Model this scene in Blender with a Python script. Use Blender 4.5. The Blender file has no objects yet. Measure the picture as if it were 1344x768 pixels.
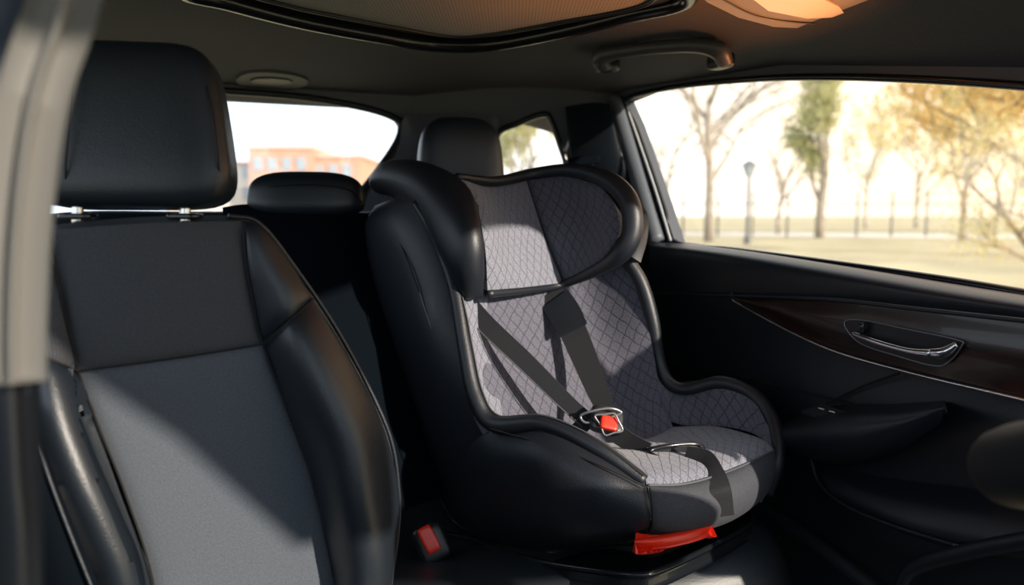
import bpy, bmesh, math, random
from mathutils import Vector, Matrix
from mathutils.geometry import tessellate_polygon
random.seed(4)
FL=1000.0; PT=math.radians(6); CAM=Vector((0,0,1.05))
FW=Vector((0,math.cos(PT),-math.sin(PT))); UP=Vector((0,math.sin(PT),math.cos(PT))); RT=Vector((1,0,0))
def ray(u,v): return FW+RT*((u-672)/FL)+UP*((384-v)/FL)
def P(u,v,y):
    d=ray(u,v); return CAM+d*(y/d.y)
# car frame: C = rear corner of the door, S = across the car (away from the door), T = towards the car's front
C=Vector((.37,1.95,0)); YAW=math.radians(23)
T=Vector((math.sin(YAW),-math.cos(YAW),0)); S=Vector((-math.cos(YAW),-math.sin(YAW),0))
def K(s,t,z): return C+S*s+T*t+Vector((0,0,z))
def hit(u,v,p0,n):
    d=ray(u,v); return CAM+d*((p0-CAM).dot(n)/d.dot(n))
def W(u,v,off=0): return hit(u,v,C+S*off,S)
def R(u,v,t=-.5): return hit(u,v,C+T*t,T)
def Zp(u,v,z): return hit(u,v,Vector((0,0,z)),Vector((0,0,1)))

# ---------------------------------------------------------------- materials
def nt(name):
    m=bpy.data.materials.new(name); m.use_nodes=True
    return m,m.node_tree,m.node_tree.nodes['Principled BSDF']
def mat(name,col,rough=.5,metal=0,var=.0,nscale=60,bump=0,bscale=400,spec=.5,coat=0):
    m,t,b=nt(name); N=t.nodes.new; L=t.links.new
    b.inputs['Base Color'].default_value=(*col,1); b.inputs['Roughness'].default_value=rough
    b.inputs['Metallic'].default_value=metal; b.inputs['Specular IOR Level'].default_value=spec
    b.inputs['Coat Weight'].default_value=coat
    tc=N('ShaderNodeTexCoord')
    if var>0:
        n=N('ShaderNodeTexNoise'); n.inputs['Scale'].default_value=nscale; n.inputs['Detail'].default_value=4
        L(tc.outputs['Object'],n.inputs['Vector'])
        r=N('ShaderNodeValToRGB'); r.color_ramp.elements[0].position=.3; r.color_ramp.elements[1].position=.7
        r.color_ramp.elements[0].color=(*[c*(1-var) for c in col],1); r.color_ramp.elements[1].color=(*[min(1,c*(1+var)) for c in col],1)
        L(n.outputs['Fac'],r.inputs['Fac']); L(r.outputs['Color'],b.inputs['Base Color'])
    if bump>0:
        n=N('ShaderNodeTexNoise'); n.inputs['Scale'].default_value=bscale; n.inputs['Detail'].default_value=3
        L(tc.outputs['Object'],n.inputs['Vector'])
        bp=N('ShaderNodeBump'); bp.inputs['Strength'].default_value=bump; bp.inputs['Distance'].default_value=.001
        L(n.outputs['Fac'],bp.inputs['Height']); L(bp.outputs['Normal'],b.inputs['Normal'])
    return m
def mathn(t,op,a,b=None):
    n=t.nodes.new('ShaderNodeMath'); n.operation=op
    for i,x in enumerate([a,b]):
        if x is None: continue
        if isinstance(x,(int,float)): n.inputs[i].default_value=x
        else: t.links.new(x,n.inputs[i])
    return n.outputs[0]
def weave(name,c1,c2,period,rough=.9,strength=.5):
    m,t,b=nt(name); N=t.nodes.new; L=t.links.new
    uv=N('ShaderNodeTexCoord'); sp=N('ShaderNodeSeparateXYZ'); L(uv.outputs['UV'],sp.inputs[0])
    k=2*math.pi/period
    a=mathn(t,'SINE',mathn(t,'MULTIPLY',mathn(t,'ADD',sp.outputs[0],sp.outputs[1]),k))
    c=mathn(t,'SINE',mathn(t,'MULTIPLY',mathn(t,'SUBTRACT',sp.outputs[0],sp.outputs[1]),k))
    h=mathn(t,'ADD',mathn(t,'MULTIPLY',mathn(t,'MULTIPLY',a,c),.5),.5)
    n=N('ShaderNodeTexNoise'); n.inputs['Scale'].default_value=350; n.inputs['Detail'].default_value=4; L(uv.outputs['UV'],n.inputs['Vector'])
    f=mathn(t,'ADD',mathn(t,'MULTIPLY',h,.5),mathn(t,'MULTIPLY',n.outputs['Fac'],.5))
    r=N('ShaderNodeValToRGB'); r.color_ramp.elements[0].position=.25; r.color_ramp.elements[1].position=.75
    r.color_ramp.elements[0].color=(*c1,1); r.color_ramp.elements[1].color=(*c2,1)
    L(f,r.inputs['Fac']); L(r.outputs['Color'],b.inputs['Base Color'])
    bp=N('ShaderNodeBump'); bp.inputs['Strength'].default_value=strength; bp.inputs['Distance'].default_value=.001
    L(f,bp.inputs['Height']); L(bp.outputs['Normal'],b.inputs['Normal'])
    b.inputs['Roughness'].default_value=rough; b.inputs['Specular IOR Level'].default_value=.25
    b.inputs['Sheen Weight'].default_value=.15
    return m
def quilt(name,c1,c2,cl,period=.024):
    m,t,b=nt(name); N=t.nodes.new; L=t.links.new
    uv=N('ShaderNodeTexCoord'); sp=N('ShaderNodeSeparateXYZ'); 
    nz=N('ShaderNodeTexNoise'); nz.inputs['Scale'].default_value=35; L(uv.outputs['UV'],nz.inputs['Vector'])
    L(uv.outputs['UV'],sp.inputs[0])
    wob=mathn(t,'MULTIPLY',mathn(t,'SUBTRACT',nz.outputs['Fac'],.5),.012)
    x=mathn(t,'ADD',sp.outputs[0],wob); y=mathn(t,'MULTIPLY',sp.outputs[1],.7)
    a=mathn(t,'PINGPONG',mathn(t,'DIVIDE',mathn(t,'ADD',x,y),period),.5)
    c=mathn(t,'PINGPONG',mathn(t,'DIVIDE',mathn(t,'SUBTRACT',x,y),period),.5)
    d=mathn(t,'MINIMUM',a,c)
    h=mathn(t,'MINIMUM',mathn(t,'MULTIPLY',d,13),1.0)
    n=N('ShaderNodeTexNoise'); n.inputs['Scale'].default_value=420; n.inputs['Detail'].default_value=5; n.inputs['Roughness'].default_value=.7; L(uv.outputs['UV'],n.inputs['Vector'])
    r=N('ShaderNodeValToRGB'); r.color_ramp.elements[0].position=.35; r.color_ramp.elements[1].position=.68
    r.color_ramp.elements[0].color=(*c1,1); r.color_ramp.elements[1].color=(*c2,1)
    L(n.outputs['Fac'],r.inputs['Fac'])
    mx=N('ShaderNodeMix'); mx.data_type='RGBA'; mx.inputs[6].default_value=(*cl,1)
    L(h,mx.inputs[0]); L(r.outputs['Color'],mx.inputs[7]); L(mx.outputs[2],b.inputs['Base Color'])
    hh=mathn(t,'ADD',mathn(t,'MULTIPLY',h,1.0),mathn(t,'MULTIPLY',n.outputs['Fac'],.6))
    bp=N('ShaderNodeBump'); bp.inputs['Strength'].default_value=.5; bp.inputs['Distance'].default_value=.0015
    L(hh,bp.inputs['Height']); L(bp.outputs['Normal'],b.inputs['Normal'])
    b.inputs['Roughness'].default_value=.95; b.inputs['Specular IOR Level'].default_value=.2; b.inputs['Sheen Weight'].default_value=.2
    return m
LEA=mat('black_leather',(.010,.015,.022),.40,bump=.4,bscale=500,spec=.6)
LEA2=mat('bench_leather',(.006,.009,.013),.55,bump=.35,bscale=500,spec=.12)
LEA3=mat('darkened_matt_leather',(.004,.006,.009),.9,spec=.0)  # bench leather darkened and dulled so the sunlit bolster reads as shaded
LEAC=mat('child_seat_leatherette',(.011,.014,.020),.44,bump=.4,bscale=450,spec=.55)
DOORM=mat('door_leather',(.008,.011,.017),.42,bump=.3,bscale=500,spec=.65)
PLA=mat('black_plastic',(.007,.009,.012),.38)
GLO=mat('gloss_plastic',(.009,.011,.014),.2)
SEAM=mat('seam_thread',(.003,.003,.004),.7)
STI=mat('stitch_highlight_grey',(.07,.075,.085),.6)  # strap edge grey, also used for highlight lines drawn along the rims
WEB=weave('black_webbing',(.008,.009,.011),(.022,.024,.029),.004,.6,.6)
FABT=weave('charcoal_fabric',(.038,.042,.049),(.084,.089,.101),.0042)
FABB=weave('grey_fabric',(.050,.060,.075),(.118,.135,.162),.0042)
QUI=quilt('quilted_lit_fabric',(.095,.10,.13),(.32,.33,.39),(.09,.092,.112))  # lit copy of the child seat quilt, light put into the colour
QUD=quilt('quilted_shaded_fabric',(.055,.056,.076),(.175,.175,.22),(.042,.042,.056))  # shaded copy of the same quilt, shade put into the colour
RED=mat('red_plastic',(.80,.030,.010),.35)
CHR=mat('chrome',(.75,.77,.8),.18,metal=1)
SIL=mat('silver_plastic',(.28,.29,.31),.3,metal=.6)
HEAD=mat('headliner_fabric',(.048,.053,.067),.95,var=.15,nscale=300,bump=.3,bscale=700)
PILG=mat('grey_pillar_trim',(.060,.068,.082),.6,bump=.2)
PILL=mat('satin_pillar',(.24,.235,.22),.4,metal=.3)
NAVY=mat('navy_paint',(.008,.016,.030),.3)
CONS=mat('console_plastic',(.19,.185,.18),.5)
LENS=mat('lamp_lens',(.8,.78,.75),.2)
SHADE=weave('sunshade_fabric',(.050,.062,.068),(.15,.168,.178),.012,.9,.6)
FLO=mat('carpet',(.010,.010,.013),.95,bump=.5)
def woodmat():
    m,t,b=nt('dark_walnut'); N=t.nodes.new; L=t.links.new
    uv=N('ShaderNodeTexCoord'); mp=N('ShaderNodeMapping'); mp.inputs['Scale'].default_value=(6,60,1); L(uv.outputs['UV'],mp.inputs[0])
    n=N('ShaderNodeTexNoise'); n.inputs['Scale'].default_value=2.2; n.inputs['Detail'].default_value=6; n.inputs['Distortion'].default_value=1.0; L(mp.outputs[0],n.inputs['Vector'])
    r=N('ShaderNodeValToRGB'); r.color_ramp.elements[0].position=.3; r.color_ramp.elements[1].position=.7
    r.color_ramp.elements[0].color=(.009,.005,.004,1); r.color_ramp.elements[1].color=(.034,.015,.010,1)
    L(n.outputs['Fac'],r.inputs['Fac']); L(r.outputs['Color'],b.inputs['Base Color']); b.inputs['Roughness'].default_value=.28
    b.inputs['Coat Weight'].default_value=.2
    return m
WOOD=woodmat()
def glassmat():
    m=bpy.data.materials.new('window_glass'); m.use_nodes=True; t=m.node_tree; t.nodes.clear()
    o=t.nodes.new('ShaderNodeOutputMaterial'); tr=t.nodes.new('ShaderNodeBsdfTransparent'); g=t.nodes.new('ShaderNodeBsdfGlossy'); g.inputs['Roughness'].default_value=.02
    mx=t.nodes.new('ShaderNodeMixShader'); mx.inputs[0].default_value=.04
    t.links.new(tr.outputs[0],mx.inputs[1]); t.links.new(g.outputs[0],mx.inputs[2]); t.links.new(mx.outputs[0],o.inputs[0]); return m
GLA=glassmat()

# ---------------------------------------------------------------- object helpers
def thing(name,label,cat,loc,kind=None,group=None):
    o=bpy.data.objects.new(name,None); o.location=loc; o.empty_display_size=.05
    bpy.context.scene.collection.objects.link(o)
    o['label']=label; o['category']=cat
    if kind: o['kind']=kind
    if group: o['group']=group
    return o
def mk(name,vs,fs,m,parent=None,uvs=None,smooth=True,label=None,cat=None,kind=None):
    c=Vector((0,0,0))
    for v in vs: c+=v
    c/=len(vs)
    me=bpy.data.meshes.new(name); me.from_pydata([v-c for v in vs],[],fs)
    if uvs:
        ul=me.uv_layers.new(name='UVMap')
        for lp in me.loops: ul.data[lp.index].uv=uvs[lp.vertex_index]
    me.materials.append(m)
    for p in me.polygons: p.use_smooth=smooth
    me.update()
    o=bpy.data.objects.new(name,me); bpy.context.scene.collection.objects.link(o)
    if parent:
        par=Vector(parent.location); q=parent.parent
        while q: par+=Vector(q.location); q=q.parent
        o.parent=parent; o.location=c-par
    else: o.location=c
    if label: o['label']=label
    if cat: o['category']=cat
    if kind: o['kind']=kind
    return o
def cr(p,t,closed=False):
    n=len(p) if closed else len(p)-1
    x=t*n; i=min(int(x),n-1); f=x-i
    if closed:
        p0,p1,p2,p3=p[(i-1)%n],p[i%n],p[(i+1)%n],p[(i+2)%n]
    else:
        p1,p2=p[i],p[i+1]; p0=p[i-1] if i>0 else p1*2-p2; p3=p[i+2] if i+2<=n else p2*2-p1
    return .5*((2*p1)+(p2-p0)*f+(2*p0-5*p1+4*p2-p3)*f*f+(3*p1-p0-3*p2+p3)*f**3)
def surf(name,grid,m,parent=None,nu=28,nv=28,bulge=0,k=4,thick=.02,hint=(0,-1,0),**kw):
    hint=Vector(hint); G=[]
    rows=[[cr(r,j/nu) for j in range(nu+1)] for r in grid]
    for i in range(nv+1):
        G.append([cr([rows[a][j] for a in range(len(rows))],i/nv) for j in range(nu+1)])
    vs=[];uv=[]
    mi=nv//2; mj=nu//2
    cu=[0]; 
    for j in range(nu): cu.append(cu[-1]+(G[mi][j+1]-G[mi][j]).length)
    cv=[0]
    for i in range(nv): cv.append(cv[-1]+(G[i+1][mj]-G[i][mj]).length)
    for i in range(nv+1):
        for j in range(nu+1):
            a=G[i][min(j+1,nu)]-G[i][max(j-1,0)]; b=G[min(i+1,nv)][j]-G[max(i-1,0)][j]
            n=a.cross(b)
            if n.length>1e-12: n.normalize()
            if n.dot(hint)<0: n=-n
            u=j/nu; v=i/nv
            w=(1-abs(2*u-1)**k)*(1-abs(2*v-1)**k)
            vs.append(G[i][j]+n*bulge*(w**.6 if w>0 else 0)); uv.append((cu[j],cv[i]))
    fs=[]
    i,j=nv//2,nu//2
    q=lambda i,j:i*(nu+1)+j
    nn=(vs[q(i,j+1)]-vs[q(i,j)]).cross(vs[q(i+1,j)]-vs[q(i,j)])
    flip=nn.dot(hint)<0
    for i in range(nv):
        for j in range(nu):
            f=(q(i,j),q(i,j+1),q(i+1,j+1),q(i+1,j))
            fs.append(f[::-1] if flip else f)
    o=mk(name,vs,fs,m,parent,uv,**kw)
    if thick>0:
        s=o.modifiers.new('sol','SOLIDIFY'); s.thickness=thick; s.offset=-1
        e=o.modifiers.new('es','EDGE_SPLIT'); e.split_angle=math.radians(50)
    return o
def G(rows,fn=P): return [[fn(*c) for c in r] for r in rows]
def tubedata(path,rad,n=40,seg=10,closed=False,flat=1.0):
    pts=[cr(path,i/n,closed) for i in range(n if closed else n+1)]
    if isinstance(rad,(int,float)): rs=[rad]*len(pts)
    else:
        rv=[Vector((r,0,0)) for r in rad]; rs=[max(.0003,cr(rv,i/n,closed).x) for i in range(len(pts))]
    vs=[];fs=[]; N=len(pts); prev=None
    for i in range(N):
        tn=(pts[(i+1)%N]-pts[i-1]) if closed else (pts[min(i+1,N-1)]-pts[max(i-1,0)])
        tn.normalize()
        if prev is None:
            prev=tn.cross(Vector((0,0,1)))
            if prev.length<.1: prev=tn.cross(Vector((1,0,0)))
        nn=prev-tn*prev.dot(tn); nn.normalize(); prev=nn; b=tn.cross(nn)
        for k in range(seg):
            a=2*math.pi*k/seg
            vs.append(pts[i]+nn*math.cos(a)*rs[i]*flat+b*math.sin(a)*rs[i])
    for i in range(N if closed else N-1):
        for k in range(seg):
            a=i*seg+k; b=i*seg+(k+1)%seg; i2=(i+1)%N
            fs.append((a,b,i2*seg+(k+1)%seg,i2*seg+k))
    if not closed:
        fs.append(tuple(range(seg))[::-1]); fs.append(tuple((N-1)*seg+k for k in range(seg)))
    return vs,fs
def tubes(name,items,m,parent=None,**kw):
    V=[];Fc=[]; mkw={k:kw.pop(k) for k in list(kw) if k in('label','cat','kind')}
    for it in items:
        path,rad=it[0],it[1]
        v,f=tubedata(path,rad,**kw); o=len(V); V+=v; Fc+=[tuple(a+o for a in x) for x in f]
    return mk(name,V,Fc,m,parent,**mkw)
def superbox(name,c,h,m,parent=None,n=5,rot=None,fn=None,res=14,**kw):
    bm=bmesh.new(); bmesh.ops.create_cube(bm,size=2)
    bmesh.ops.subdivide_edges(bm,edges=bm.edges[:],cuts=res,use_grid_fill=True)
    vs=[]
    for v in bm.verts:
        q=v.co.copy(); 
        q=Vector([math.tan(a*math.pi/4*.98)/math.tan(math.pi/4*.98) for a in q])
        q/= (abs(q.x)**n+abs(q.y)**n+abs(q.z)**n)**(1/n)
        if fn: q=fn(q)
        q=Vector((q.x*h[0],q.y*h[1],q.z*h[2]))
        if rot: q=rot@q
        vs.append(q+Vector(c))
    bm.verts.index_update()
    fs=[tuple(v.index for v in f.verts) for f in bm.faces]; bm.free()
    return mk(name,vs,fs,m,parent,**kw)
def prism(name,pts,ext,m,parent=None,bevel=.003,**kw):
    n=len(pts); ext=Vector(ext); vs=list(pts)+[p+ext for p in pts]
    nrm=Vector((0,0,0))
    for i in range(n): nrm+=pts[i].cross(pts[(i+1)%n])
    a=tuple(range(n)); b=tuple(n+i for i in range(n))[::-1]
    fs=[a,b]+[(i,n+i,n+(i+1)%n,(i+1)%n)[::-1] for i in range(n)]
    fs=[f[::-1] for f in fs] if nrm.dot(ext)>0 else fs
    o=mk(name,vs,fs,m,parent,smooth=False,**kw)
    if bevel>0:
        bv=o.modifiers.new('b','BEVEL'); bv.width=bevel; bv.segments=3; bv.limit_method='ANGLE'
    return o
def holed(name,outer,holes,ext,m,parent=None,**kw):
    loops=[outer]+holes; fl=[p for l in loops for p in l]
    tris=tessellate_polygon(loops); N=len(fl); ext=Vector(ext)
    vs=fl+[p+ext for p in fl]; fs=[tuple(t) for t in tris]+[tuple(a+N for a in t)[::-1] for t in tris]
    o=0
    for l in loops:
        n=len(l)
        for i in range(n):
            a,b=o+i,o+(i+1)%n; fs.append((a,b,b+N,a+N))
        o+=n
    return mk(name,vs,fs,m,parent,smooth=False,**kw)
def smooth_loop(pts,n=48): return [cr(pts,i/n,True) for i in range(n)]
RZ=lambda deg:Matrix.Rotation(math.radians(deg),3,'Z')
RX=lambda deg:Matrix.Rotation(math.radians(deg),3,'X')
RY=lambda deg:Matrix.Rotation(math.radians(deg),3,'Y')

# ================================================================ SETTING (car shell)
def zc(s,t):
    tt=[(-.7,1.375),(-.15,1.378),(.43,1.342),(.93,1.252),(1.4,1.20)]
    e=tt[0][1]
    for (a,b),(c,d) in zip(tt,tt[1:]):
        if a<=t<=c: e=b+(d-b)*(t-a)/(c-a)
    if t>1.4:e=1.20
    z=1.42
    if s<.35: z-= (1.42-e)*((.35-s)/.35)**2
    if t<-.1: z-= .04*((-.1-t)/.4)**2
    if s>1.2: z-= .12*((s-1.2)/.35)**2
    return z
def onceil(u,v,off):
    z=1.40
    for _ in range(25):
        p=Zp(u,v,z); r=p-C; z=.5*z+.5*(zc(r.dot(S),r.dot(T))-off)
    return Zp(u,v,z)
vs=[];fs=[];uv=[];NS,NT=60,70
for i in range(NS+1):
    s=-.02+1.6*i/NS
    k=min(1,max(0,(s-.05)/.3)); k=k*k*(3-2*k)
    tmax=1.02+.83*k
    for j in range(NT+1):
        t=-.62+(tmax+.62)*j/NT
        vs.append(K(s,t,zc(s,t))); uv.append((s,t))
for i in range(NS):
    for j in range(NT):
        a=i*(NT+1)+j; fs.append((a,a+1,a+NT+2,a+NT+1))
o=mk('ceiling',vs,fs,HEAD,None,uv,label='dark grey fabric headliner of the car roof',cat='ceiling',kind='structure')
sm=o.modifiers.new('s','SOLIDIFY'); sm.thickness=.03; sm.offset=1
if sum(p.normal.z for p in o.data.polygons)<0: sm.offset=-1
mk('floor',[K(-.1,-.7,0),K(1.65,-.7,0),K(1.65,2.4,0),K(-.1,2.4,0),K(-.1,-.7,-.03),K(1.65,-.7,-.03),K(1.65,2.4,-.03),K(-.1,2.4,-.03)],
   [(0,1,2,3),(4,5,6,7),(0,1,5,4),(1,2,6,5),(2,3,7,6),(3,0,4,7)],FLO,smooth=False,label='black carpeted car floor',cat='floor',kind='structure')
prism('wall_left',[K(1.6,-.6,0),K(1.6,2.3,0),K(1.6,2.3,.9),K(1.6,-.6,.98)],S*.04,DOORM,None,bevel=.01,label='unseen black inner side of the opposite car door, added to darken the cabin',cat='wall',kind='structure')  # out of view, added to cut light from the left
prism('trim_7',[K(-.05,2.15,0),K(1.6,2.15,0),K(1.6,2.15,.86),K(-.05,2.15,.86)],T*.15,PLA,None,bevel=.03,label='unseen black dashboard added behind the camera to block low light',cat='dashboard',kind='structure')  # out of view, added to block low light and deepen contrast
rw=[(20,108),(160,112),(290,119),(400,128),(480,142),(518,155),(526,166),(520,188),(495,225),(465,262),(440,290),(250,296),(20,292)]
hole=[R(*p) for p in rw]
outer=[R(-160,85),R(558,85),R(558,330),R(-160,330)]
holed('wall_rear',outer,[hole],-T*.03,PILG,label='dark rear body trim around the rear window',cat='wall',kind='structure')
w1=thing('window_1','rear windscreen glass with black surround','window',R(270,200),kind='structure')
prism('glass',[p-T*.012 for p in hole],-T*.004,GLA,w1,bevel=0)
tubes('frame',[(hole,.010)],PLA,w1,closed=True,n=90)
A=R(545,200); B=W(805,200); A.z=0;B.z=0
qn=(B-A).cross(Vector((0,0,1))).normalized()
Q=lambda u,v:hit(u,v,A,qn)
if qn.dot(Vector((0,-1,0)))<0: qn=-qn
qh=smooth_loop([Q(*p) for p in [(652,180),(680,162),(714,150),(724,160),(735,190),(743,218),(735,238),(700,240),(662,240)]],40)
holed('wall_corner',[Q(538,100),Q(815,90),Q(815,360),Q(538,360)],[qh],-qn*.03,PILG,label='dark trim of the rear roof pillar',cat='wall',kind='structure')
w2=thing('window_2','small rear quarter window with dark surround','window',Q(700,195),kind='structure')
prism('glass',[p-qn*.012 for p in qh],-qn*.004,GLA,w2,bevel=0)
tubes('frame',[(qh,.009)],GLO,w2,closed=True,n=90)
surf('trim_1',G([[(742,140,2.10),(775,135,2.07),(800,136,2.04)],[(748,200,2.08),(785,200,2.04),(815,200,2.02)],[(762,260,2.06),(800,260,2.02),(840,262,1.99)],[(780,340,2.02),(820,340,1.99),(872,335,1.955)],[(780,440,1.99),(830,440,1.96),(890,440,1.945)],[(780,600,1.97),(830,600,1.95),(890,600,1.94)]]),
     LEA2,None,bulge=.01,thick=.03,label='black rear pillar trim panel beside the door',cat='trim',kind='structure')
surf('trim_2',G([[(528,158,2.16),(545,150,2.13),(640,150,2.13),(655,160,2.15)],[(520,200,2.14),(560,205,2.1),(600,210,2.1),(650,215,2.12)],[(488,245,2.1),(540,250,2.06),(600,250,2.06),(660,245,2.1)],[(470,300,2.06),(540,300,2.03),(600,300,2.03),(670,300,2.06)]]),
     HEAD,None,thick=.02,label='dark roof pillar trim beside the rear window',cat='trim',kind='structure')
prism('trim_3',[K(.1,-.5,.98),K(1.5,-.5,.98),K(1.5,-.1,.98),K(.1,-.1,.98)],(0,0,-.02),PLA,None,label='black parcel shelf below the rear window',cat='shelf',kind='structure')
sb=thing('seat_belt','black seat belt with plastic guide on the rear pillar','seat belt',P(770,215,2.0))
surf('webbing',G([[(754,205,2.01),(778,207,2.0)],[(762,245,2.0),(786,246,1.99)],[(778,300,1.97),(804,300,1.96)],[(782,330,1.96),(810,330,1.96)]]),WEB,sb,thick=.003)
superbox('belt_guide',P(767,211,2.0),(.042,.010,.012),LEA3,sb,n=4,rot=RY(-6))

# ================================================================ DOOR
door=thing('door_1','black leather rear car door with dark walnut trim and window','car door',W(1100,900),kind='structure')
wo=[(820,133),(850,121),(900,112),(960,106),(1020,102),(1100,101),(1180,103),(1260,107),(1344,113),(1420,120),(1480,128),(1480,408),(1420,397),(1344,385),(1250,369),(1150,354),(1050,340),(960,328),(886,318),(872,275),(852,215),(834,165)]
holeW=[W(*p) for p in wo]
outW=[W(800,120),W(850,75),W(1344,45),W(1490,60),W(1500,440),W(1344,440),W(860,360),W(845,280),W(815,180)]
holed('window_frame',outW,[holeW],-S*.03,PILG,door)
prism('window_glass',[p-S*.02 for p in holeW],-S*.004,GLA,door,bevel=0)
tubes('weather_strip',[(holeW,.007)],GLO,door,closed=True,n=140)
tubes('grey_pillar_cover',[([W(806,130,.016),W(820,175,.018),W(840,240,.018),W(862,318,.024)],[.020,.023,.024,.022])],mat('pillar_grey',(.10,.112,.13),.45),door,flat=1.0)
tubes('pale_edge_strip',[([W(822,140,.026),W(838,185,.026),W(860,250,.026),W(880,316,.028)],.0035)],mat('strip_light_grey',(.36,.38,.39),.35),door)  # pale grey strip along the pillar edge
cols=[852,950,1100,1250,1344,1440]
def drow(vals,off): return [W(u,v,off) for u,v in zip(cols,vals)]
surf('upper_panel',[drow([316,325,347,371,386,401],.0),drow([319,328,351,376,391,407],.035),drow([330,342,366,390,404,420],.06),drow([384,387,396,412,424,437],.055)],DOORM,door,nu=60,nv=24,thick=.02,hint=S)
surf('main_panel',[drow([384,387,396,412,424,437],.050),drow([430,440,470,500,520,540],.042),drow([482,500,540,560,570,580],.045),drow([560,590,620,640,650,660],.035),drow([640,690,740,770,780,790],.03),drow([760,830,880,900,900,900],.03)],DOORM,door,nu=60,nv=50,thick=.02,hint=S)
tp=[(955,388),(1020,390),(1100,394),(1200,405),(1344,421),(1440,433)]
bt=[(957,391),(1015,424),(1090,459),(1190,488),(1344,525),(1440,548)]
md=[(a[0]*.5+b[0]*.5,a[1]*.5+b[1]*.5) for a,b in zip(tp,bt)]
surf('walnut_trim',[[W(*p,.064) for p in tp],[W(*p,.072) for p in md],[W(*p,.062) for p in bt]],WOOD,door,nu=50,nv=20,thick=.012,hint=S,label='glossy dark walnut inlay')
tubes('chrome_strip',[([W(*p,.066) for p in bt],.0026)],CHR,door,label='thin chrome strip')
tubes('trim_seam',[([W(852,384,.066)]+[W(*p,.070) for p in tp],.0035)],LEA,door)
tubes('panel_crease',[([W(878,478,.05),W(960,492,.052),(W(1040,512,.052)),W(1120,532,.055)],.002)],SEAM,door)
tubes('panel_crease',[([W(1085,530,.055),W(1130,508,.055),W(1180,490,.06)],.002)],SEAM,door)
hd=thing('door_handle','','x',W(1185,455,.08)); del hd['label']; del hd['category']; hd.location=W(1185,455,.08)-door.location; hd.parent=door
prism('recess',[W(*p,.076) for p in [(1108,424),(1130,420),(1190,432),(1256,446),(1262,454),(1244,476),(1225,480),(1180,468),(1128,450)]],-S*.008,PLA,hd,bevel=.002)
tubes('bezel',[([W(*p,.077) for p in [(1108,424),(1130,420),(1190,432),(1256,446),(1262,454),(1244,476),(1225,480),(1180,468),(1128,450)]],.0010)],SIL,hd,closed=True,n=60)
tubes('lever',[([W(1120,438,.084),W(1150,449,.090),W(1190,460,.092),(W(1222,464,.09))],[.0045,.005,.005,.007]),([W(1212,462,.088),W(1238,463,.086),W(1256,452,.082)],[.006,.009,.005])],CHR,hd,label='chrome lever')
superbox('lock_button',W(1133,430,.082),(.009,.006,.009),GLO,hd,n=3,rot=RZ(23))
arm=[[W(1020,556,.05),W(1090,533,.05),W(1180,530,.05),W(1240,526,.05)],[W(1022,562,.11),W(1095,552,.13),W(1180,545,.13),W(1238,534,.12)],[W(1028,578,.12),W(1100,578,.14),W(1175,566,.14),W(1238,542,.12)],[W(1040,596,.09),W(1105,605,.10),W(1172,592,.10),W(1234,556,.09)],[W(1050,600,.03),W(1110,612,.03),W(1172,598,.03),W(1225,560,.03)]]
surf('armrest',arm,LEA,door,thick=.01,hint=S)
sz=Vector((0,0,.010))
prism('window_switch',[W(1052,545,.10)+sz,W(1078,538,.10)+sz,W(1114,548,.10)+sz,W(1090,557,.10)+sz],(0,0,-.008),mat('switch_plate',(.035,.038,.042),.3),door,bevel=.001)
for a,b in ((1074,545),(1088,549)):
    tubes('switch_symbol',[([W(a,b-2,.101)+sz,W(a+7,b,.101)+sz],.0012)],LENS,door)
surf('door_pocket',[[W(1064,602,.04),W(1150,625,.04),W(1260,640,.04),W(1440,660,.04)],[W(1080,628,.07),W(1160,655,.08),W(1260,675,.08),W(1440,700,.08)],[W(1092,652,.08),W(1170,688,.09),W(1260,716,.09),W(1440,745,.09)],[W(1095,656,.03),W(1170,694,.03),W(1260,722,.03),W(1440,752,.03)]],DOORM,door,thick=.01,hint=S)
tubes('pocket_edge',[([W(1064,602,.075),W(1076,635,.085),W(1110,664,.092),W(1175,691,.095),(W(1258,717,.095))],.003)],LEA,door)
tubes('sill_edge',[([W(975,648,.07),W(1040,692,.085),W(1100,735,.09),W(1170,790,.09)],[.012,.014,.014,.014])],LEA,door)
tubes('sill_edge',[([W(1180,775,.1),W(1200,745,.1),W(1280,722,.1),W(1400,700,.1)],[.008,.012,.012,.012])],LEA,door)

# ================================================================ ROOF FITTINGS
sr=thing('sunroof','panoramic sunroof with textured grey shade in a black frame','sunroof',Zp(620,20,1.41))
fp=[(235,-20),(300,2),(400,28),(500,47),(570,58),(640,58),(720,44),(820,20),(905,-4),(860,-60),(700,-120),(300,-100)]
ring=smooth_loop([Zp(u,v,1.405) for u,v in fp],60)
tubes('frame',[(ring,.016)],GLO,sr,closed=True,n=110)
ring2=smooth_loop([Zp(u,v,1.408) for u,v in [(320,-20),(380,3),(440,16),(520,32),(590,44),(640,42),(730,26),(850,0),(840,-40),(700,-110),(360,-90)]],60)
cen=sum(ring2,Vector())/len(ring2)
prism('opening',[p+(p-cen)*.10 for p in ring2],(0,0,-.003),PLA,sr,bevel=0)
me_pts=[p-Vector((0,0,.004)) for p in ring2]
oo=mk('sunshade',me_pts,[tuple(range(len(me_pts)))],SHADE,sr,uvs=[(p.x,p.y) for p in me_pts],smooth=False)
tubes('shade_rim',[([p-Vector((0,0,.006)) for p in ring2],.004)],PLA,sr,closed=True,n=110)
gh=thing('grab_handle','dark grey plastic grab handle on the roof rail above the door','grab handle',P(870,72,1.66))
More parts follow.
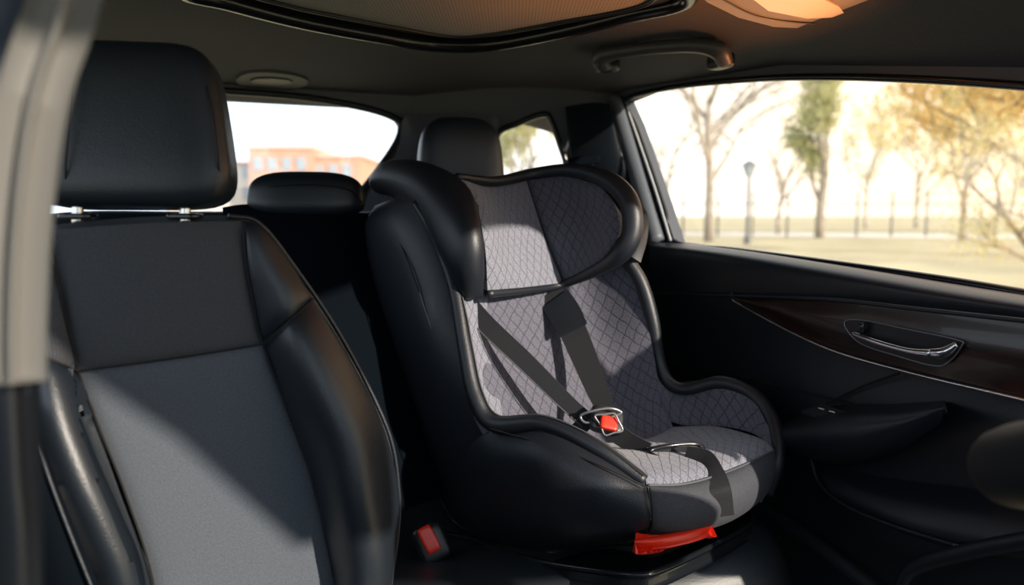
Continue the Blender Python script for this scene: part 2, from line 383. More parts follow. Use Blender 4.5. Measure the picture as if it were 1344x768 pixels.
tubes('grip',[([P(795,90,1.76),P(788,76,1.745),P(815,68,1.70),P(865,62,1.62),P(915,60,1.56),P(942,66,1.54),P(952,82,1.56)],[.015,.017,.013,.012,.013,.016,.014])],mat('handle_grey',(.060,.063,.072),.4),gh,n=60,flat=1.2)
superbox('mount',P(797,86,1.78),(.022,.03,.016),PLA,gh,n=4,rot=RZ(23))
superbox('mount',P(946,80,1.58),(.018,.03,.016),PLA,gh,n=4,rot=RZ(23))
oc=thing('overhead_console','grey plastic roof console with reading lamp','overhead console',Zp(1060,10,1.38))
pl=[Zp(u,v,1.37) for u,v in [(918,-14),(935,2),(975,22),(1020,34),(1120,39),(1190,38),(1212,28),(1150,-15),(1000,-60)]]
prism('housing',pl,(0,0,.03),CONS,oc,bevel=.008)
prism('lamp_lens',[Zp(u,v,1.367) for u,v in [(985,-5),(1010,14),(1060,24),(1110,22),(1100,10),(1060,-10)]],(0,0,.006),LENS,oc,bevel=.002)
tubes('housing_seam',[([Zp(u,v,1.368) for u,v in [(940,-5),(990,20),(1040,29),(1120,32),(1195,28)]],.0015)],PLA,oc)
VG=mat('vent_grey',(.045,.050,.060),.6)
def vent(pts,lab):
    v=thing('roof_vent',lab,'vent',onceil(pts[0][0],pts[0][1],0))
    cx=sum(p[0] for p in pts)/len(pts); cy=sum(p[1] for p in pts)/len(pts)
    lp=smooth_loop([onceil(a,b,.006) for a,b in pts],32)
    prism('plate',lp,(0,0,.01),VG,v,bevel=.001)
    lp2=[onceil(cx+(a-cx)*.6,cy+(b-cy)*.35,.010) for a,b in pts]
    prism('slot',lp2,(0,0,.004),PLA,v,bevel=0)
vent([(311,105),(325,97),(360,96),(395,102),(403,110),(385,118),(345,118),(318,113)],'grey oval vent plate set in the headliner')
vent([(415,128),(435,124),(470,130),(500,138),(498,144),(470,142),(435,135)],'small grey vent plate at the headliner rear edge')
vz=thing('visor_shadow_caster','unseen grey visor panel added to cast a shadow on the front seat','shadow caster',K(.5,1.85,1.40))
prism('panel',[K(.28,1.82,1.41),K(.66,1.82,1.41),K(.66,1.84,1.37),K(.50,1.86,1.24),K(.36,1.86,1.08),K(.28,1.86,1.08)],T*.02,HEAD,vz,bevel=.008)  # out of view, outline slanted to throw a diagonal shadow on the seat

# ================================================================ REAR BENCH
bench=thing('rear_bench_seat','black leather rear bench seat under the child seat','car seat',K(.7,.2,0))
def brow(z,t,dz=0):
    return [K(s,t+(.03 if s in(.02,1.45) else 0)*-1,z-(.02 if s in(.02,1.45) else 0)) for s in (.02,.1,.3,.5,.7,.9,1.1,1.3,1.45)]
surf('backrest',[brow(1.03,-.16),brow(1.052,-.10),brow(1.035,-.05),brow(.95,-.025),brow(.75,.03),brow(.55,.07),brow(.40,.09)],LEA2,bench,nu=70,nv=50,thick=.03,hint=T)
surf('side_bolster',G([[(292,272,1.56),(330,268,1.56),(430,272,1.59),(485,282,1.62)],[(300,330,1.52),(360,320,1.53),(430,320,1.55),(490,330,1.6)],[(380,420,1.47),(430,420,1.48),(480,420,1.52),(520,420,1.57)],[(450,560,1.43),(490,560,1.43),(525,560,1.46),(560,560,1.52)],[(500,680,1.38),(530,670,1.38),(555,660,1.42),(590,650,1.48)]]),LEA3,bench,bulge=.02,thick=.03)
prof=[(.02,.42),(.15,.425),(.33,.425),(.42,.448),(.52,.463),(.60,.455),(.645,.41),(.65,.33),(.63,.22)]
def crow(t,z):
    out=[]
    for s in (.06,.10,.18,.35,.5,.65,.72,.8,1.0,1.2,1.42):
        e=.10 if s==.06 else (.012 if s==.10 else (.012 if s in(.72,) else 0))
        out.append(K(s,t-(.05 if s<=.10 else (.01 if s==.72 else 0))*(1 if t>.4 else 0),z-e))
    return out
surf('cushion',[crow(*p) for p in prof],mat('lightened_cushion_leather',(.018,.022,.028),.42,bump=.4,bscale=500,spec=.6),bench,nu=90,nv=60,thick=.02,hint=(0,0,1))  # leather lightened here to stand in for a grey highlight on the cushion
prism('base',[K(.12,.0,.38),K(1.4,.0,.38),K(1.4,.58,.36),K(.12,.58,.36)],(0,0,-.36),PLA,bench)
def tp_fn(tx,tz=0):
    def f(q):
        return Vector((q.x*(1-tx*(q.z*.5+.5)),q.y*(1-.25*(q.z*.5+.5)),q.z)) 
    return f
superbox('headrest',P(403,256,1.60),(.125,.06,.048),LEA,bench,n=3.2,rot=RZ(10),fn=tp_fn(.12))
superbox('headrest',P(604,213,1.84),(.112,.055,.105),LEA,bench,n=3.6,rot=RZ(18),fn=tp_fn(.18))
tubes('headrest_seam',[([P(328,264,1.555),P(345,248,1.545),P(400,242,1.54),P(455,248,1.56),P(476,266,1.59)],.0012)],SEAM,bench)
bk=thing('seat_belt_buckle','black seat belt buckle with red release button','seat belt buckle',P(565,715,1.30))
superbox('housing',P(566,713,1.31),(.030,.018,.036),PLA,bk,n=4,rot=RZ(10)@RX(-20)@RY(-22))
superbox('release_button',P(563,708,1.286),(.013,.008,.024),RED,bk,n=6,rot=RZ(10)@RX(-20)@RY(-26),label='red button')
tubes('stalk',[([P(575,735,1.33),P(590,765,1.36),P(600,780,1.38)],[.014,.012,.012])],WEB,bk)

# ================================================================ FRONT SEAT
fs_=thing('front_car_seat','black leather front seat with grey fabric centre panels','car seat',(-.34,.85,0))
ya=lambda u,base=0: .86+.16*(u-30)/490+base
def q(u,v,b=0): return P(u,v,ya(u)+b)
surf('backrest',[[q(36,300,.03),q(120,290,.03),q(210,284,.03),q(300,283,.03),q(340,293,.04)],
 [q(30,340,.03),q(120,340,.02),q(220,340,.02),q(320,335,.02),q(385,348,.05)],
 [q(26,450,.03),q(120,450,.03),q(220,450,.03),q(340,445,.03),q(450,446,.06)],
 [q(34,560,.03),q(130,560,.04),q(250,560,.04),q(380,560,.03),q(508,562,.06)],
 [q(60,680,.03),q(180,680,.04),q(290,680,.04),q(410,680,.03),q(523,680,.06)],
 [q(80,800,.02),q(200,800,.03),q(310,800,.03),q(420,800,.02),q(512,800,.05)],
 [q(90,960,.02),q(200,960,.02),q(310,960,.02),q(400,960,.02),q(500,960,.04)]],LEA,fs_,nu=50,nv=60,thick=.085)
surf('upper_fabric_panel',[[q(64,302,.005),q(190,293,.0),q(317,290,.005)],[q(76,360,.0),q(200,352,-.005),q(322,345,.0)],[q(88,430,.005),q(210,420,.0),q(334,408,.005)],[q(103,486,.01),q(225,470,.006),q(344,452,.01)]],FABT,fs_,bulge=.008,k=8,thick=.02,label='charcoal woven fabric panel')
surf('lower_fabric_panel',[[q(103,487,.01),q(225,471,.006),q(345,453,.01)],[q(130,560,.015),q(255,545,.012),q(375,535,.015)],[q(165,650,.02),q(290,640,.016),q(412,640,.02)],[q(200,760,.02),q(320,760,.016),q(440,760,.02)],[q(215,880,.01),q(320,880,.01),q(440,880,.01)]],FABB,fs_,nv=50,bulge=.008,k=10,thick=.02,label='grey woven fabric panel')
surf('upper_side_panel',[[q(38,301,.01),q(50,302,.006),q(62,303,.006)],[q(32,350,.01),q(55,360,.0),q(75,362,.0)],[q(29,410,.005),q(60,425,-.008),q(88,432,.002)],[q(29,455,.0),q(65,470,-.012),q(102,487,.008)]],FABT,fs_,bulge=.008,k=6,thick=.02)
surf('upper_side_panel',[[q(319,290,.006),q(330,291,.008),q(342,297,.02)],[q(323,345,.0),q(350,340,-.002),q(378,345,.02)],[q(334,405,.005),q(370,385,-.01),q(400,378,.015)],[q(345,452,.008),q(380,420,-.014),q(411,392,.012)]],LEA,fs_,bulge=.010,k=6,thick=.02)
surf('side_bolster',[[q(29,456,.0),q(65,472,-.014),q(102,488,.008)],[q(36,540,-.005),q(80,550,-.035),q(129,562,.012)],[q(58,620,-.01),q(110,630,-.05),q(155,640,.018)],[q(90,700,-.01),q(140,700,-.055),q(180,705,.02)],[q(122,775,-.01),q(165,770,-.055),q(202,768,.02)],[q(130,900,-.01),q(180,900,-.05),q(220,900,.01)]],LEA,fs_,bulge=.012,k=5,nv=40,thick=.05)
surf('side_bolster',[[q(346,453,.008),q(380,423,-.014),q(412,393,.012)],[q(376,535,.012),q(420,500,-.03),q(462,476,.012)],[q(400,600,.016),q(455,580,-.045),q(502,560,.012)],[q(418,660,.02),q(470,655,-.055),q(521,640,.012)],[q(432,720,.02),q(480,720,-.055),q(520,705,.012)],[q(441,775,.02),q(480,780,-.05),q(510,775,.012)],[q(440,900,.02),q(470,900,-.05),q(500,900,.012)]],LEA,fs_,bulge=.012,k=5,nv=40,thick=.05)
sp=[[q(63,302,-.004),q(76,360,-.008),q(88,430,-.005),q(103,487,.002),q(130,561,.006),q(165,650,.01),q(200,760,.012),q(215,880,.01)],
    [q(318,290,-.003),q(323,345,-.006),q(334,406,-.003),q(345,452,.002),q(376,535,.005),q(413,640,.01),q(441,770,.012)],
    [q(103,487,.002),q(225,471,-.003),q(345,452,.002)],[q(29,455,-.004),q(65,471,-.014),q(103,487,.0)],[q(345,452,.0),q(380,421,-.018),q(411,392,.004)]]
for p in sp: tubes('seam',[(p,.0013)],SEAM,fs_,n=50,seg=6)
tubes('piping',[([q(300,283,.01),q(340,293,.02),q(385,348,.03),q(450,446,.035),q(508,562,.035),q(523,640,.035),(q(522,700,.035)),q(508,790,.03)],.003)],LEA,fs_,n=60)
superbox('headrest',P(176,168,.955),(.121,.052,.1),LEA,fs_,n=5.5,rot=RZ(9)@RX(-4),fn=lambda q:Vector((q.x*(1-.19*(q.z*.5+.5)**1.3),q.y*(1-.2*(q.z*.5+.5)),q.z)),res=20)
tubes('headrest_seam',[([P(110,66,.915),P(97,110,.895),P(90,170,.888),P(86,225,.89),P(88,262,.91)],.0013)],SEAM,fs_,n=30,seg=6)
tubes('headrest_seam',[([P(260,82,.95),P(276,130,.93),P(285,190,.92),P(289,245,.935)],.0011)],SEAM,fs_,n=30,seg=6)
for (u,y) in ((102,.95),(243,.985)):
    tubes('headrest_post',[([P(u,255,y-.03),P(u,300,y-.03)],.0065)],CHR,fs_,n=4,seg=16,label='chrome post')
    superbox('post_guide',P(u,284,y-.03),(.02,.014,.004),GLO,fs_,n=4)
superbox('cushion',(-.30,.62,.36),(.27,.30,.09),LEA,fs_,n=4,rot=RZ(20))
prism('seat_base',[Vector((-.5,.42,.28)),Vector((-.06,.52,.28)),Vector((-.16,.98,.28)),Vector((-.58,.86,.28))],(0,0,-.28),PLA,fs_)
surf('outer_side_trim',G([[(-60,430,.99),(10,450,.99),(60,470,.99)],[(-60,560,.99),(30,570,.99),(110,580,.99)],[(-60,680,.98),(60,690,.98),(150,700,.98)],[(-60,850,.96),(60,850,.96),(190,850,.96)],[(-60,1200,.94),(60,1200,.94),(190,1200,.94)]]),PLA,fs_,thick=.02)
surf('side_shade_sheet',G([[(0,530,.81),(28,532,.79),(46,545,.80)],[(0,620,.81),(42,625,.79),(74,632,.80)],[(0,700,.81),(60,702,.79),(104,706,.80)],[(0,790,.81),(80,790,.79),(138,790,.80)]]),LEA3,fs_,bulge=.005,thick=.01)  # dark sheet added over the sunlit bolster edge to read as shade
tubes('side_piping',[([P(44,560,.785),P(62,620,.785),P(88,690,.785),P(122,775,.785)],.002)],LEA,fs_)

# ================================================================ CHILD SEAT
cs=thing('child_car_seat','black and grey quilted child car seat with harness','child car seat',P(800,690,1.35))
surf('side_shell',G([[(492,270,1.58),(515,262,1.50),(545,262,1.45)],[(479,300,1.58),(522,300,1.47),(568,305,1.42)],[(490,370,1.56),(545,370,1.43),(594,375,1.38)],[(513,450,1.54),(560,450,1.40),(608,455,1.34)],[(540,530,1.52),(580,530,1.38),(624,525,1.31)],[(562,600,1.50),(600,600,1.37),(650,585,1.29)],[(590,690,1.50),(630,690,1.39),(680,670,1.31)]]),LEAC,cs,nv=50,bulge=.008,k=4,thick=.03,hint=(-.6,-.8,0))
surf('lower_side_shell',G([[(600,530,1.37),(650,562,1.29),(715,557,1.22),(780,588,1.17),(850,634,1.135)],[(582,590,1.43),(645,605,1.28),(715,610,1.18),(785,635,1.13),(853,664,1.115)],[(585,650,1.47),(645,668,1.30),(720,678,1.19),(790,688,1.14),(853,688,1.12)],[(600,692,1.49),(650,714,1.36),(720,722,1.27),(790,716,1.20),(848,702,1.16)]]),LEAC,cs,nu=40,bulge=.012,k=3,thick=.03,hint=(-.4,-.9,0))
tubes('side_rim',[([P(545,266,1.44),P(570,308,1.41),P(596,376,1.37),P(610,455,1.33),P(624,520,1.30),P(650,556,1.275),P(715,556,1.215),P(780,586,1.165),P(846,632,1.135)],[.008,.010,.012,.013,.015,.016,.014,.013,.010])],LEAC,cs,n=90,seg=14)
tubes('highlight_piping',[([P(607,390,1.352),P(614,420,1.338),P(621,458,1.322),P(634,515,1.292),P(656,546,1.268),P(715,546,1.21),P(784,576,1.158),P(850,624,1.125)],.0014)],STI,cs,n=90,seg=8,label='thin grey line painting the highlight along the rim')  # grey tube imitates the seam highlight along the rim
surf('back_padding',G([[(604,375,1.37),(640,370,1.46),(700,365,1.54),(760,360,1.60),(825,340,1.55)],[(612,430,1.35),(650,430,1.43),(710,430,1.50),(775,430,1.57),(846,410,1.53)],[(622,490,1.32),(665,490,1.39),(725,490,1.45),(795,490,1.51),(858,465,1.51)],[(640,545,1.29),(690,555,1.35),(750,560,1.40),(820,560,1.45),(868,520,1.49)],[(660,570,1.28),(710,585,1.32),(770,592,1.36),(840,590,1.40),(885,565,1.46)]]),QUD,cs,nu=44,nv=44,thick=.03,label='quilted backrest fabric in the shaded grey')
surf('backrest_side_fabric',G([[(604,385,1.365),(625,385,1.40),(640,385,1.44)],[(612,440,1.34),(628,440,1.375),(640,440,1.41)],[(622,500,1.31),(640,500,1.35),(655,500,1.37)],[(640,552,1.28),(655,553,1.30),(665,553,1.33)]]),QUI,cs,bulge=.004,thick=.01,label='quilted fabric in the lit grey')
superbox('back_shell',P(690,470,1.66),(.20,.05,.24),PLA,cs,n=5,rot=RZ(38)@RX(-14))
surf('seat_cushion',G([[(690,572,1.35),(755,582,1.39),(830,582,1.43),(885,560,1.46)],[(735,592,1.26),(800,590,1.31),(870,578,1.38),(940,560,1.43)],[(790,602,1.19),(860,598,1.24),(930,586,1.31),(988,572,1.38)],[(840,622,1.145),(890,618,1.18),(950,604,1.24),(1008,582,1.34)],[(850,640,1.128),(900,637,1.15),(958,620,1.21),(1016,594,1.32)]]),QUI,cs,nu=44,nv=40,bulge=.006,thick=.02,hint=(0,-.3,1),label='quilted seat cushion in the lit grey')
surf('cushion_front',G([[(850,638,1.128),(900,636,1.15),(958,619,1.21),(1017,592,1.32)],[(853,665,1.115),(903,664,1.135),(962,648,1.19),(1018,618,1.31)],[(855,688,1.12),(903,686,1.145),(958,672,1.20),(1010,642,1.32)],[(850,702,1.16),(900,698,1.18),(950,684,1.24),(995,656,1.35)]]),mat('front_fabric',(.040,.043,.054),.8,var=.3,nscale=500,bump=.5),cs,nu=40,bulge=.01,k=4,thick=.02,label='dark grey cushion front')
tubes('highlight_piping',[([P(850,637,1.125),P(900,635,1.147),P(958,618,1.207),P(1016,592,1.317)],.002)],STI,cs)  # cushion edge highlight, drawn as a grey tube
tubes('cushion_piping',[([P(853,640,1.12),P(856,665,1.108),P(857,692,1.115)],.0015)],SEAM,cs)
surf('side_wing_fabric',G([[(845,455,1.53),(866,498,1.52),(895,516,1.50),(945,505,1.46),(985,522,1.42),(1010,562,1.37)],[(852,490,1.51),(872,520,1.49),(905,535,1.475),(950,530,1.44),(988,548,1.40),(1012,578,1.355)],[(862,540,1.485),(885,555,1.465),(915,560,1.45),(950,560,1.42),(990,570,1.38),(1014,592,1.33)]]),QUD,cs,nu=44,bulge=.004,thick=.02,hint=(-.5,-.8,.3))
tubes('side_rim',[([P(822,338,1.55),P(842,372,1.54),P(856,420,1.53),P(864,470,1.525),P(876,500,1.51),P(900,511,1.49),P(945,502,1.46),P(985,516,1.43),(P(1010,545,1.395)),P(1020,580,1.36),P(1019,612,1.34),P(1008,648,1.34)],[.012,.014,.014,.013,.013,.012,.013,.014,.014,.014,.013,.010])],LEAC,cs,n=110,seg=14)
surf('outer_side_shell',G([[(866,505,1.56),(945,500,1.50),(1000,530,1.45),(1022,575,1.38)],[(880,580,1.60),(945,580,1.54),(1000,590,1.47),(1024,605,1.38)],[(880,680,1.60),(930,680,1.54),(975,680,1.45),(1000,660,1.37)]]),LEAC,cs,thick=.02,hint=(1,0,0))
surf('head_support_wing',G([[(489,228,1.60),(508,211,1.57),(545,210,1.50),(585,223,1.44),(612,243,1.40),(628,270,1.375)],[(484,238,1.60),(513,232,1.545),(553,240,1.46),(590,272,1.38),(617,300,1.34),(634,322,1.345)],[(488,248,1.60),(518,248,1.545),(558,270,1.45),(590,322,1.37),(614,345,1.335),(636,355,1.345)],[(498,254,1.60),(530,260,1.55),(564,294,1.47),(594,356,1.39),(610,392,1.365),(634,390,1.36)]]),LEAC,cs,nu=50,nv=30,bulge=.020,k=2.6,thick=.035,hint=(-.4,-.9,0),label='padded black leatherette wing')
surf('head_support_fabric',G([[(598,232,1.43),(640,245,1.52),(692,237,1.60)],[(622,262,1.38),(655,275,1.48),(702,270,1.585)],[(636,320,1.35),(668,320,1.455),(718,318,1.565)],[(640,381,1.355),(690,377,1.44),(740,371,1.54)]]),QUI,cs,bulge=.008,k=6,thick=.03,label='quilted fabric in the lit grey')
surf('head_support_fabric',G([[(692,237,1.60),(740,232,1.575),(788,243,1.50)],[(702,270,1.585),(760,268,1.555),(808,272,1.465)],[(718,318,1.565),(770,315,1.53),(812,305,1.45)],[(740,371,1.54),(770,356,1.51),(795,335,1.47)]]),QUD,cs,bulge=.008,k=6,thick=.03,label='quilted fabric in the shaded grey')
tubes('head_support_rim',[([P(600,232,1.42),P(650,238,1.52),P(700,228,1.59),P(750,223,1.55),P(795,235,1.49),P(824,262,1.45),P(830,300,1.435),P(816,332,1.44),P(780,356,1.49),P(735,374,1.535),P(690,381,1.45),P(640,386,1.36)],[.007,.010,.012,.013,.018,.020,.020,.018,.012,.008,.007,.008])],LEAC,cs,n=120,seg=14,label='rolled black edge')
surf('head_support_back',G([[(560,222,1.60),(640,235,1.66),(720,225,1.68),(800,238,1.60),(832,280,1.53)],[(580,300,1.60),(650,310,1.66),(730,310,1.66),(800,300,1.58),(838,305,1.52)],[(610,385,1.50),(660,390,1.58),(740,375,1.62),(800,345,1.55),(826,335,1.50)]]),LEAC,cs,thick=.03)
for p in ([P(498,272,1.54),P(530,330,1.44),P(562,420,1.385),P(588,500,1.355),P(602,545,1.335)],
 [P(692,238,1.595),P(702,270,1.577),P(718,318,1.557),P(739,370,1.532)],
 [P(640,562,1.265),P(720,585,1.185),P(790,612,1.13),P(850,640,1.115)]): tubes('seam',[(p,.0013)],SEAM,cs,n=40,seg=6)
def strap(name,c,w,m=WEB,th=.003,lift=None,**kw):
    L_=[];R_=[]
    n=len(c)
    for i in range(n):
        a=c[max(i-1,0)]; b=c[min(i+1,n-1)]; dx,dy=b[0]-a[0],b[1]-a[1]; l=math.hypot(dx,dy); nx,ny=-dy/l,dx/l
        ww=w[i] if isinstance(w,(list,tuple)) else w
        L_.append(P(c[i][0]-nx*ww/2,c[i][1]-ny*ww/2,c[i][2])); R_.append(P(c[i][0]+nx*ww/2,c[i][1]+ny*ww/2,c[i][2]))
    return surf(name,[[L_[i],R_[i]] for i in range(n)],m,cs,nu=4,nv=30,thick=th,**kw)
strap('harness_strap',[(612,396,1.40),(640,428,1.37),(690,475,1.345),(740,525,1.32),(772,552,1.305)],[24,25,24,22,18],label='black webbing shoulder strap')
strap('harness_strap',[(722,384,1.54),(745,420,1.50),(765,465,1.44),(785,515,1.37),(798,545,1.32)],[34,36,34,28,20],label='black webbing shoulder strap')
strap('strap_pad',[(728,392,1.525),(742,412,1.495),(752,432,1.465)],[42,42,40],m=LEAC,th=.006)
strap('harness_strap',[(798,560,1.29),(822,578,1.27),(850,592,1.245)],[26,24,22],label='black webbing crotch strap')
strap('harness_strap',[(772,552,1.30),(745,575,1.31),(715,585,1.33)],[20,20,18])
tubes('strap_edge',[([P(608,408,1.395),P(632,437,1.365),P(683,485,1.34),P(732,532,1.315),P(764,560,1.30)],.0012)],STI,cs,seg=6)
bu=thing('harness_buckle','','x',(0,0,0)); del bu['label']; del bu['category']; bu.parent=cs; bu.location=P(797,552,1.28)-cs.location
rr=RZ(15)@RX(-35)@RY(18)
superbox('buckle_body',P(796,552,1.29),(.030,.010,.024),PLA,bu,n=5,rot=rr)
superbox('release_button',P(799,556,1.272),(.015,.006,.012),RED,bu,n=7,rot=rr,label='red release button')
tubes('buckle_tongue',[([P(762,546,1.285),P(776,540,1.278),P(798,536,1.277),P(812,539,1.28),P(812,544,1.28),P(772,555,1.28)],.0022)],SIL,bu,closed=True,n=40,label='silver metal tongue')
tubes('button_surround',[([P(781,546,1.272),P(793,544,1.272),P(806,543,1.272),P(812,553,1.268),P(817,565,1.265),P(806,568,1.263),P(794,571,1.262),P(788,558,1.268)],.0016)],SIL,bu,closed=True,n=48)
tubes('adjuster_ring',[([P(853,592,1.235),P(880,585,1.245),P(912,583,1.26),P(922,590,1.255),P(900,600,1.235),P(868,602,1.22)],.0045)],GLO,cs,closed=True,n=40,label='glossy black plastic loop')
strap('crotch_pad',[(850,594,1.24),(885,592,1.245),(915,592,1.245)],[12,12,12],m=WEB)
strap('adjuster_strap',[(900,594,1.225),(925,602,1.205),(938,622,1.178),(946,645,1.150),(950,678,1.160)],[18,24,26,28,28],label='black webbing strap over the cushion front')
bp_=[(578,688,1.52),(625,712,1.38),(700,738,1.24),(780,752,1.15),(835,758,1.11),(865,752,1.12),(930,722,1.22),(982,692,1.34),(985,680,1.38),(960,668,1.45),(850,640,1.75),(740,630,1.80)]
bpts=smooth_loop([P(*p) for p in bp_],60)
prism('base_tray',bpts,(0,0,-.022),GLO,cs,bevel=.006)
tubes('base_rim',[([p+Vector((0,0,.004)) for p in bpts],.005)],GLO,cs,closed=True,n=120,seg=8)
tubes('base_side_strut',[([P(560,590,1.52),P(572,640,1.50),P(598,685,1.46),P(640,705,1.38)],.006)],GLO,cs,n=30)
prism('base_block',[P(620,700,1.42)+Vector((0,0,.0)),P(720,725,1.27),P(835,715,1.19),P(940,690,1.28),P(900,660,1.6),P(740,640,1.7)],(0,0,.05),PLA,cs,bevel=.008)
surf('recline_lever',G([[(836,706,1.125),(870,702,1.130),(905,695,1.15),(932,685,1.18)],[(833,712,1.11),(870,710,1.115),(905,703,1.135),(934,691,1.165)],[(840,723,1.125),(872,721,1.125),(905,712,1.145),(931,701,1.175)]]),RED,cs,bulge=.003,thick=.02,label='red plastic adjuster lever')

# ================================================================ NEAR OBJECTS
surf('trim_4',G([[(95,-160,.48),(125,-160,.44),(150,-160,.47)],[(62,0,.48),(84,0,.44),(106,0,.47)],[(32,100,.48),(50,100,.44),(71,100,.47)],[(14,200,.48),(30,200,.44),(47,200,.47)],[(4,320,.48),(18,320,.44),(34,320,.47)],[(-2,420,.48),(14,420,.44),(30,420,.47)],[(-2,505,.48),(14,505,.44),(31,505,.47)]]),PILL,None,thick=.02,nv=50,label='satin beige metallic door pillar edge',cat='car pillar',kind='structure')
surf('trim_5',G([[(-120,-160,.52),(0,-160,.5),(104,-160,.46)],[(-120,0,.52),(0,0,.5),(68,0,.46)],[(-120,100,.52),(-30,100,.5),(38,100,.46)],[(-120,200,.52),(-40,200,.5),(18,200,.46)],[(-120,340,.52),(-40,340,.5),(4,340,.475)],[(-120,520,.52),(-40,520,.5),(0,520,.475)]]),NAVY,None,thick=.02,label='dark navy painted door frame',cat='car pillar',kind='structure')
surf('trim_6',G([[(-120,500,.5),(0,502,.46),(33,505,.48)],[(-120,620,.5),(5,620,.46),(40,620,.48)],[(-120,770,.5),(10,770,.46),(52,770,.48)],[(-120,1300,.5),(10,1300,.46),(60,1300,.48)]]),PLA,None,thick=.03,label='black plastic lower door pillar cover',cat='car pillar',kind='structure')
cc=P(1702,640,.60)
sw=thing('steering_wheel','black leather steering wheel rim','steering wheel',(cc.x,cc.y,0)); rm=RX(-20)@RY(6)
ringp=[cc+rm@Vector((.195*math.cos(a),.195*math.sin(a),0)) for a in [i*math.pi/8 for i in range(16)]]
tubes('rim',[(ringp,.036)],mat('wheel_leather',(.010,.012,.015),.6,spec=.3),sw,closed=True,n=80,seg=16)
for a in (0.2,math.pi-.2,-math.pi/2):
    tubes('spoke',[([cc,cc+rm@Vector((.17*math.cos(a),.17*math.sin(a),0))],.014)],PLA,sw,n=6)
superbox('hub',cc,(.055,.055,.025),PLA,sw,n=3,rot=rm)
tubes('column',[([cc,cc+Vector((.05,-.10,-.25)),Vector((cc.x+.08,cc.y-.2,0.01))],.03)],PLA,sw,n=10)

# ================================================================ OUTSIDE (colours paled to imitate haze)
GR=mat('pale_grass',(.41,.35,.21),.95,var=.22,nscale=.35)  # grass lightened to imitate haze
gz=-.35
mk('ground',[Vector((-150,-40,gz)),Vector((200,-40,gz)),Vector((200,260,gz)),Vector((-150,260,gz))],[(0,1,2,3)],GR,smooth=False,label='pale sunlit grass and bare ground of the park',cat='ground',kind='structure')
def G0(u,D): return Vector(((u-672)/FL*D,D,gz))
mk('path',[G0(860,46)+Vector((0,0,.02)),G0(1700,36)+Vector((0,0,.02)),G0(1700,42)+Vector((0,0,.02)),G0(860,58)+Vector((0,0,.02))],[(0,1,2,3)],mat('pale_path',(.58,.53,.44),.9,var=.1,nscale=1),smooth=False,label='pale gravel path across the park',cat='path')
BARK=mat('hazed_bark',(.34,.285,.225),.9,var=.2,nscale=3)  # bark lightened, haze put into the colour
BARK2=mat('warm_bark',(.32,.24,.16),.9,var=.25,nscale=3)
BARKF=mat('far_hazed_bark',(.48,.42,.34),.9,var=.2,nscale=3)  # far trunks paler still, standing in for distance haze
def leafmat(n,c):
    m=mat(n,c,.8,var=.2,nscale=1.5); t=m.node_tree; b=t.nodes['Principled BSDF']
    o=[x for x in t.nodes if x.type=='OUTPUT_MATERIAL'][0]
    tl=t.nodes.new('ShaderNodeBsdfTranslucent'); tl.inputs['Color'].default_value=(*c,1)
    mx=t.nodes.new('ShaderNodeMixShader'); mx.inputs[0].default_value=.5
    t.links.new(b.outputs[0],mx.inputs[1]); t.links.new(tl.outputs[0],mx.inputs[2]); t.links.new(mx.outputs[0],o.inputs[0]); return m
LF1=leafmat('yellow_green_leaves',(.70,.60,.29)); LF2=leafmat('green_leaves',(.56,.55,.30)); LF3=leafmat('golden_leaves',(.78,.57,.24))  # leaf colours paled to imitate haze
def tree(base,h,r,lean,lab,bark,leaf,nleaf,leafsize=.12,depth=4,spread=.55,seed=1,tall=False,name='tree',first=.3):
    rnd=random.Random(seed); segs=[]; tips=[]
    def br(p,d,l,r,lv):
        pts=[p]; dd=d.copy(); q_=p.copy()
        for i in range(4):
            dd=(dd+Vector((rnd.uniform(-1,1),rnd.uniform(-1,1),rnd.uniform(-.4,.7)))*.14).normalized()
            q_=q_+dd*l/4; pts.append(q_.copy())
            if lv>=2: tips.append(q_.copy())
        segs.append((pts,[r,r*.9,r*.78,r*.66,r*.5]))
        if lv<depth:
            n=rnd.randint(3,4) if lv else 6
            for i in range(n):
                f=first+(1-first)*(i+.6)/n if lv==0 else .3+.7*(i+1)/n
                pp=cr(pts,min(f,1)); az=rnd.uniform(0,6.28)
                side=Vector((math.cos(az),math.sin(az),0)); k=.35 if tall else spread*rnd.uniform(.8,1.5)
                nd=(dd*(1-k*.4)+side*k+Vector((0,0,.15))).normalized()
                br(pp,nd,l*rnd.uniform(.5,.72)*(.6 if tall and lv==0 else 1),r*.5,lv+1)
    br(base,Vector((lean[0],lean[1],1)).normalized(),h*.62,r,0)
    tr=thing(name,lab,'tree',base)
    V=[];Fc=[]
    for pts,rs in segs:
        v,f=tubedata(pts,rs,n=5,seg=5); o=len(V); V+=v; Fc+=[tuple(a+o for a in x) for x in f]
    mk('trunk',V,Fc,bark,tr)
    if nleaf:
        V=[];Fc=[]
        for i in range(nleaf):
            c=rnd.choice(tips)+Vector([rnd.gauss(0,.22) for _ in range(3)])
            a=Vector([rnd.gauss(0,1) for _ in range(3)]).normalized(); b=a.cross(Vector([rnd.gauss(0,1) for _ in range(3)])).normalized()
            s=leafsize*rnd.uniform(.6,1.3); o=len(V)
            V+=[c-a*s,c-b*s*.5,c+a*s,c+b*s*.5]; Fc.append((o,o+1,o+2,o+3))
        mk('foliage',V,Fc,leaf,tr,smooth=False)
    return tr
tree(G0(930,37),11,.26,(.02,0),'bare tree with spreading branches on pale grass',BARK,None,0,depth=4,seed=11,spread=.7,first=.35)
tree(G0(1075,42),12,.28,(0,0),'slender tree with thin green spring foliage',BARK,LF2,5200,.15,depth=3,seed=5,tall=True,first=.15)
